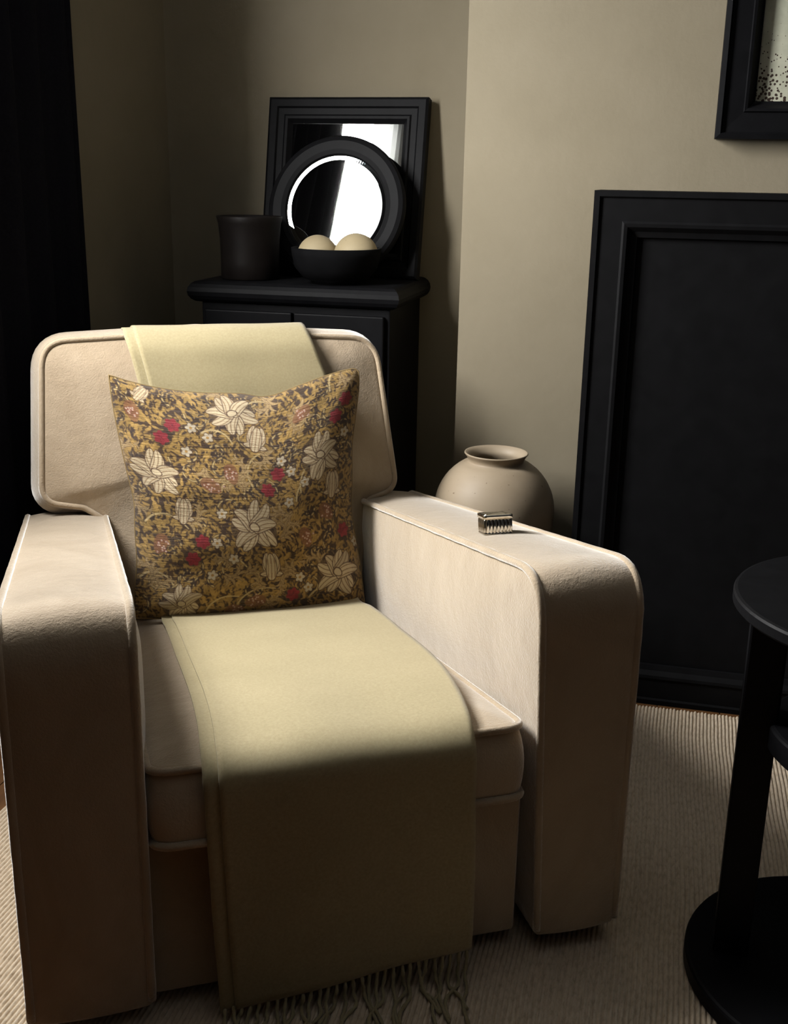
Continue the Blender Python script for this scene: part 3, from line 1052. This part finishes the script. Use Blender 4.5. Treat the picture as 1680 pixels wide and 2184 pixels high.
# ------------------------------------------------------------------ silver box on the arm
def build_box():
    a = math.atan(ARM_SLOPE)
    u0, s0 = 0.3005, 0.300
    base = arm_top(s0) + 0.0065
    pos = Vector((CH[0], CH[1], 0)) + Matrix.Rotation(ROT, 3, 'Z') @ Vector((u0, s0, base))
    root = empty('silver_box', pos, 0, 'small fluted silver lidded box on the right arm', 'box')
    root.rotation_euler = (Matrix.Rotation(ROT, 3, 'Z') @ Matrix.Rotation(-a, 3, 'X') @ Matrix.Rotation(R(-4), 3, 'Z')).to_euler()
    hw, hd = 0.0215, 0.0185
    out = round_poly([(-hw, -hd, 0.006), (hw, -hd, 0.006), (hw, hd, 0.006), (-hw, hd, 0.006)], 0.0007, 10)
    nr = outline_normals(out)
    P = np.array(out)
    per = np.r_[0, np.cumsum(np.linalg.norm(np.diff(P, axis=0), axis=1))]
    tot = per[-1] + np.linalg.norm(P[0] - P[-1])
    nfl = 28
    fl = 0.0017 * np.abs(np.sin(math.pi * per / tot * nfl))
    def loft(levels, name, mat):
        V, F = [], []
        m = len(P)
        for off, z, flute in levels:
            Q = P + nr * (off + (fl * flute)[:, None] if False else (off + fl * flute)[:, None])
            V += [(q[0], q[1], z) for q in Q]
        for l in range(len(levels) - 1):
            for i in range(m):
                F.append((l * m + i, l * m + (i + 1) % m, (l + 1) * m + (i + 1) % m, (l + 1) * m + i))
        F.append(tuple(range(m - 1, -1, -1)))
        F.append(tuple(range((len(levels) - 1) * m, len(levels) * m)))
        o = link(name, V, F, mat, root, smooth=True)
        for p in o.data.polygons:
            if len(p.vertices) > 4: p.use_smooth = False
        return o
    loft([(-0.002, 0.0, 0), (0.0002, 0.0006, 0), (0.0004, 0.0016, 0), (-0.0006, 0.0024, 0.2), (-0.0010, 0.004, 1), (-0.0010, 0.0205, 1), (-0.0010, 0.0222, 0.3), (-0.0010, 0.0230, 0)], 'body', M['silver'])
    loft([(0.0004, 0.0232, 0), (0.0011, 0.0236, 0), (0.0011, 0.0282, 0), (0.0004, 0.0292, 0), (-0.0016, 0.0297, 0), (-0.010, 0.0301, 0)], 'lid', M['silver'])
build_box()

# ------------------------------------------------------------------ vase on a low round plinth
VX, VY = -0.300, 2.118
V, F = lathe([(0.04, RZ * 0 + 0.0), (0.098, 0.0), (0.1, 0.004), (0.1, 0.228), (0.097, 0.232), (0.04, 0.232)], 40, VX, VY)
tag(link('round_plinth', V, F, M['black_wood'], smooth=False), 'low round black plinth under the stoneware vase behind the armchair', 'plinth')
zc = 0.385
prof = [(0.02, 0.2325), (0.05, 0.2325), (0.056, 0.238)]
for k in range(1, 22):
    a = -1.15 + k / 21 * (1.15 + 1.02)
    rr = 0.1195 * math.cos(a) ** 0.9
    zz = zc + (0.150 if a < 0 else 0.112) * math.sin(a)
    prof.append((rr, zz))
prof += [(0.0560, 0.4835), (0.0545, 0.4865), (0.0570, 0.4925), (0.0610, 0.4985), (0.0628, 0.5005), (0.0622, 0.5025), (0.0600, 0.5025), (0.0545, 0.4975), (0.0490, 0.491), (0.0480, 0.484), (0.058, 0.47), (0.09, 0.43), (0.108, 0.385), (0.09, 0.31), (0.05, 0.255), (0.01, 0.25)]
prof = [(r_, z_ - 0.016 * min(1.0, max(0.0, (z_ - 0.24) / 0.1))) for r_, z_ in prof]
V, F = lathe(prof, 72, VX, VY)
tag(link('vase', V, F, M['stoneware'], smooth=True), 'round beige stoneware vase with flared rim behind the right arm', 'vase')

# ------------------------------------------------------------------ frames
def frame_ring(name, w, h, prof, mat, parent, y_front=0.0):
    """mitred picture frame: each side a mesh of its own. prof: list of (inset from outer edge, depth behind y_front); local X width, Z height, front faces -Y"""
    corners = [(-w / 2, 0), (w / 2, 0), (w / 2, h), (-w / 2, h)]
    names = ['bottom_rail', 'side_stile', 'top_rail', 'side_stile']
    for i in range(4):
        a, b = corners[i], corners[(i + 1) % 4]
        V = []
        for (cx, cz) in (a, b):
            for ins, dep in prof:
                V.append((cx + (-1 if cx > 0 else 1) * ins, y_front + dep, cz + (1 if cz == 0 else -1) * ins))
        n = len(prof)
        F = [(k, (k + 1) % n, n + (k + 1) % n, n + k) for k in range(n)]
        F += [tuple(range(n - 1, -1, -1)), tuple(range(n, 2 * n))]
        link(names[i], V, F, mat, parent)

# tall black framed panel standing before the chimney breast
PX0, PX1, PZ = -0.141, 0.98, 0.985
PF = 2.087
panel = empty('fireplace_panel', ((PX0 + PX1) / 2, PF, 0.0), 0, 'tall black framed board standing against the chimney wall', 'panel')
pw, ph = PX1 - PX0, PZ
frame_ring('panel', pw, ph, [(0.0, 0.175), (0.0, 0.0), (0.010, 0.0), (0.013, 0.004), (0.052, 0.004), (0.056, 0.001), (0.062, 0.002), (0.070, 0.010), (0.080, 0.013), (0.080, 0.175)], M['black_wood'], panel)
bbox_obj('board', (-pw / 2 + .078, pw / 2 - .078, 0.02, 0.04, 0.078, ph - .078), M['black_wood'], panel, 0.001, 1)

# framed foxed glass upper right
QX, QZ = 0.0605, 1.079
pic = empty('framed_glass', (QX + 0.36, CY - 0.002, QZ), 0, 'black framed sheet of speckled aged glass high on the right wall', 'picture')
frame_ring('frame', 0.72, 0.90, [(0.0, 0.0), (0.0, -0.034), (0.009, -0.036), (0.012, -0.030), (0.046, -0.028), (0.048, -0.032), (0.053, -0.031), (0.062, -0.016), (0.066, -0.014), (0.066, 0.0)], M['black_satin'], pic)
g = bbox_obj('glass_sheet', (-0.36 + .064, 0.36 - .064, -0.010, -0.004, 0, 0.90 - .128), M['foxed'], pic, 0.0005, 1)
g.location = (0, 0, 0.064)

# ------------------------------------------------------------------ cabinet in the alcove
CBX0, CBX1, CBY0, CBY1 = -1.052, -0.600, 2.445, 2.757
cab = empty('cabinet', ((CBX0 + CBX1) / 2, (CBY0 + CBY1) / 2, 0), 0, 'black cabinet with rounded top edge in the alcove behind the armchair', 'cabinet')
hx, hy = (CBX1 - CBX0) / 2, (CBY1 - CBY0) / 2
bbox_obj('body', (-hx, hx, -hy, hy, 0.0, 0.716), M['black_satin'], cab, 0.003)
CT = 0.765
tp = []
for k in range(9):      # bullnose profile
    a = -math.pi / 2 + math.pi * k / 8
    tp.append((0.024 * math.cos(a), 0.7405 + 0.0245 * math.sin(a)))
V, F = [], []
for ins, z in tp:
    e = ins
    V += [(-hx - e - .002, -hy - e - .002, z), (hx + e + .002, -hy - e - .002, z), (hx + e + .002, hy, z), (-hx - e - .002, hy, z)]
for l in range(len(tp) - 1):
    for i in range(4):
        F.append((l * 4 + i, l * 4 + (i + 1) % 4, (l + 1) * 4 + (i + 1) % 4, (l + 1) * 4 + i))
F += [(3, 2, 1, 0), tuple(range(len(V) - 4, len(V)))]
link('bullnose_top', V, F, M['black_satin'], cab, smooth=False)
for sx in (-1, 1):
    x0, x1 = (-hx + .012, -0.003) if sx < 0 else (0.003, hx - .012)
    d = bbox_obj('door', (x0, x1, -hy - .014, -hy, 0.05, 0.70), M['black_satin'], cab, 0.003)
    bbox_obj('raised_panel', (x0 + .045, x1 - .045, -hy - .019, -hy - .012, 0.10, 0.65), M['black_satin'], d, 0.004)
    kx = x1 - .02 if sx < 0 else x0 + .02
    V, F = lathe([(0.003, 0), (0.005, 0.004), (0.004, 0.008), (0.009, 0.014), (0.009, 0.019), (0.004, 0.022)], 16)
    kb = link('knob', [(kx + x, -hy - .014 - z, 0.40 + y) for x, y, z in V], F, M['black_satin'], d, smooth=True)

# leaning square framed mirror
MX = -0.788
sq = empty('framed_mirror', (MX, 2.672, CT), 0, 'square black framed mirror leaning against the alcove wall', 'mirror')
sq.rotation_euler = (Matrix.Rotation(R(-1.9), 3, 'Z') @ Matrix.Rotation(R(-11.0), 3, 'X')).to_euler()
frame_ring('frame', 0.402, 0.424, [(0.0, 0.016), (0.0, -0.012), (0.006, -0.016), (0.022, -0.016), (0.026, -0.012), (0.040, -0.010), (0.044, -0.013), (0.050, -0.012), (0.060, -0.002), (0.060, 0.016)], M['black_satin'], sq)
bbox_obj('mirror_plate', (-0.142, 0.142, -0.001, 0.004, 0.058, 0.366), M['mirror'], sq, 0.0004, 1)

# round bevelled mirror in a broad black ring
RMR = 0.170
rm = empty('round_mirror', (-0.782, 2.578, CT), 0, 'round mirror in a broad black ring, standing in front of the square one', 'mirror')
ROUND_YAW, ROUND_LEAN = 2.9, 15.5
rm.rotation_euler = (Matrix.Rotation(R(-ROUND_YAW), 3, 'Z') @ Matrix.Rotation(R(-ROUND_LEAN), 3, 'X')).to_euler()
def disc_fm(V): return [(x, -z, y + RMR) for x, y, z in V]
GR = 0.1245
ringp = [(GR - .002, -0.004), (GR - .002, 0.002), (GR + .002, 0.007), (GR + .012, 0.010), (RMR - .014, 0.012), (RMR - .004, 0.009), (RMR, 0.003), (RMR, -0.008), (GR - .002, -0.008)]
V, F = lathe(ringp, 96, closed_prof=True)
link('ring_frame', disc_fm(V), F, M['black_satin'], rm, smooth=False)
V, F = lathe([(0.02, -0.006), (GR, -0.006), (GR, 0.0011), (GR - 0.0105, 0.0002), (0.004, 0.0002)], 128)
link('bevelled_plate', disc_fm(V), F, M['mirror'], rm, smooth=False)

# dark bowl with two pale balls
BX_, BY_ = -0.742, 2.498
BH = 0.079
V, F = lathe([(0.01, 0.0), (0.055, 0.0), (0.058, 0.006), (0.075, 0.012), (0.094, 0.035), (0.101, 0.062), (0.103, BH), (0.099, BH + .001), (0.096, BH - 0.004), (0.090, 0.045), (0.07, 0.022), (0.01, 0.016)], 64)
bowl = link('bowl', V, F, M['black_matte'], smooth=True)
bowl.location = (BX_, BY_, CT)
tag(bowl, 'dark bowl holding two pale balls on the black cabinet', 'bowl')
for dx, dy, r_, top, lab in ((-0.044, 0.0, 0.047, 0.872, 'left of the two pale beige balls in the dark bowl'), (0.047, 0.0, 0.051, 0.8785, 'right and larger of the two pale beige balls in the dark bowl')):
    prof = [(max(0.0006, r_ * math.sin(math.pi * k / 24)), r_ - r_ * math.cos(math.pi * k / 24)) for k in range(25)]
    V, F = lathe(prof, 40)
    b_ = link('ball', V, F, M['ball'], smooth=True)
    b_.location = (BX_ + dx, BY_ + dy, top - 2 * r_)
    tag(b_, lab, 'ball', 'pale balls in the bowl')

# flared dark beaker
V, F = lathe([(0.01, 0.0), (0.066, 0.0), (0.069, 0.003), (0.0685, 0.04), (0.0695, 0.09), (0.0735, 0.128), (0.0775, 0.142), (0.0765, 0.1435), (0.0745, 0.142), (0.0705, 0.128), (0.066, 0.09), (0.065, 0.01), (0.01, 0.008)], 64)
bk = link('beaker', V, F, M['black_leather'], smooth=True)
bk.location = (-0.963, 2.53, CT)
tag(bk, 'dark flared beaker beside the mirrors on the cabinet', 'vessel')

# ------------------------------------------------------------------ round side table
TX, TY = 0.2935, 1.3138
tab = empty('side_table', (TX, TY, RZ), 0, 'black round tiered side table at the right edge', 'side table')
def disc(name, r, z0, z1, rim=0.004):
    V, F = lathe([(0.01, z0), (r - rim, z0), (r, z0 + rim), (r, z1 - rim), (r - rim * .4, z1 - rim * .3), (r - rim * 1.2, z1), (0.01, z1)], 96)
    o = link(name, V, F, M['black_satin'], tab, smooth=False)
    return o
disc('base', 0.198, 0.0, 0.026)
disc('shelf', 0.128, 0.328, 0.362)
disc('top', 0.186, 0.510, 0.5285)
pxy = Vector((0.1545, 1.3230)) - Vector((TX, TY))
a0 = math.atan2(pxy.y, pxy.x)
rp = pxy.length
ca, sa = math.cos(R(-4.0)), math.sin(R(-4.0))
for k in range(3):
    a = a0 + k * 2 * math.pi / 3
    h = 0.0225
    V, F = box(-h, h, -h, h, 0.026, 0.5095)
    bevel_obj(link('post', [(rp * math.cos(a) + x * ca - y * sa, rp * math.sin(a) + x * sa + y * ca, z) for x, y, z in V], F, M['black_satin'], tab), 0.003, 2)

# ------------------------------------------------------------------ curtains beside the window
def curtain(name, y0, y1, x, amp, folds, mat, label, top=2.36, bottom=0.004, thick=0.004, seed=1):
    rs = random.Random(seed)
    n, m = folds * 14, 10
    ph = [rs.uniform(-0.5, 0.5) for _ in range(folds + 2)]
    V, F = [], []
    for j in range(m + 1):
        z = top + (bottom - top) * j / m
        for i in range(n + 1):
            t = i / n
            fi = t * folds
            w = math.sin(2 * math.pi * fi + ph[int(fi)] * 0.6)
            spread = 1 + 0.035 * j / m
            yy = y1 - (y1 - y0) * (1 - t) * spread
            V.append((x + amp * w * (0.8 + 0.2 * math.sin(j * 0.9 + i * 0.2)), yy, z))
    for j in range(m):
        for i in range(n):
            a = j * (n + 1) + i
            F.append((a, a + 1, a + n + 2, a + n + 1))
    root = empty(name, (0, 0, 0), 0, label, 'curtain')
    o = link('drape', V, F, mat, root, smooth=True)
    sd = o.modifiers.new('thickness', 'SOLIDIFY')
    sd.thickness = thick
    sd.offset = 0
    V, F = tube([(x, y0 - 0.02, top + 0.012), (x, y1 + 0.02, top + 0.012)], 0.010, seg=12)
    link('rod', V, F, M['black_satin'], root, smooth=True)
    return root
curtain('dark_curtain', 1.66, 2.255, -1.235, 0.020, 6, M['curtain'], 'long midnight black curtain hanging at the left edge', seed=3)

curtain('sheer_curtain', 0.93, 1.29, -1.245, 0.012, 7, M['sheer'], 'white sheer curtain beside the window, seen in the round mirror', thick=0.0012, seed=8)
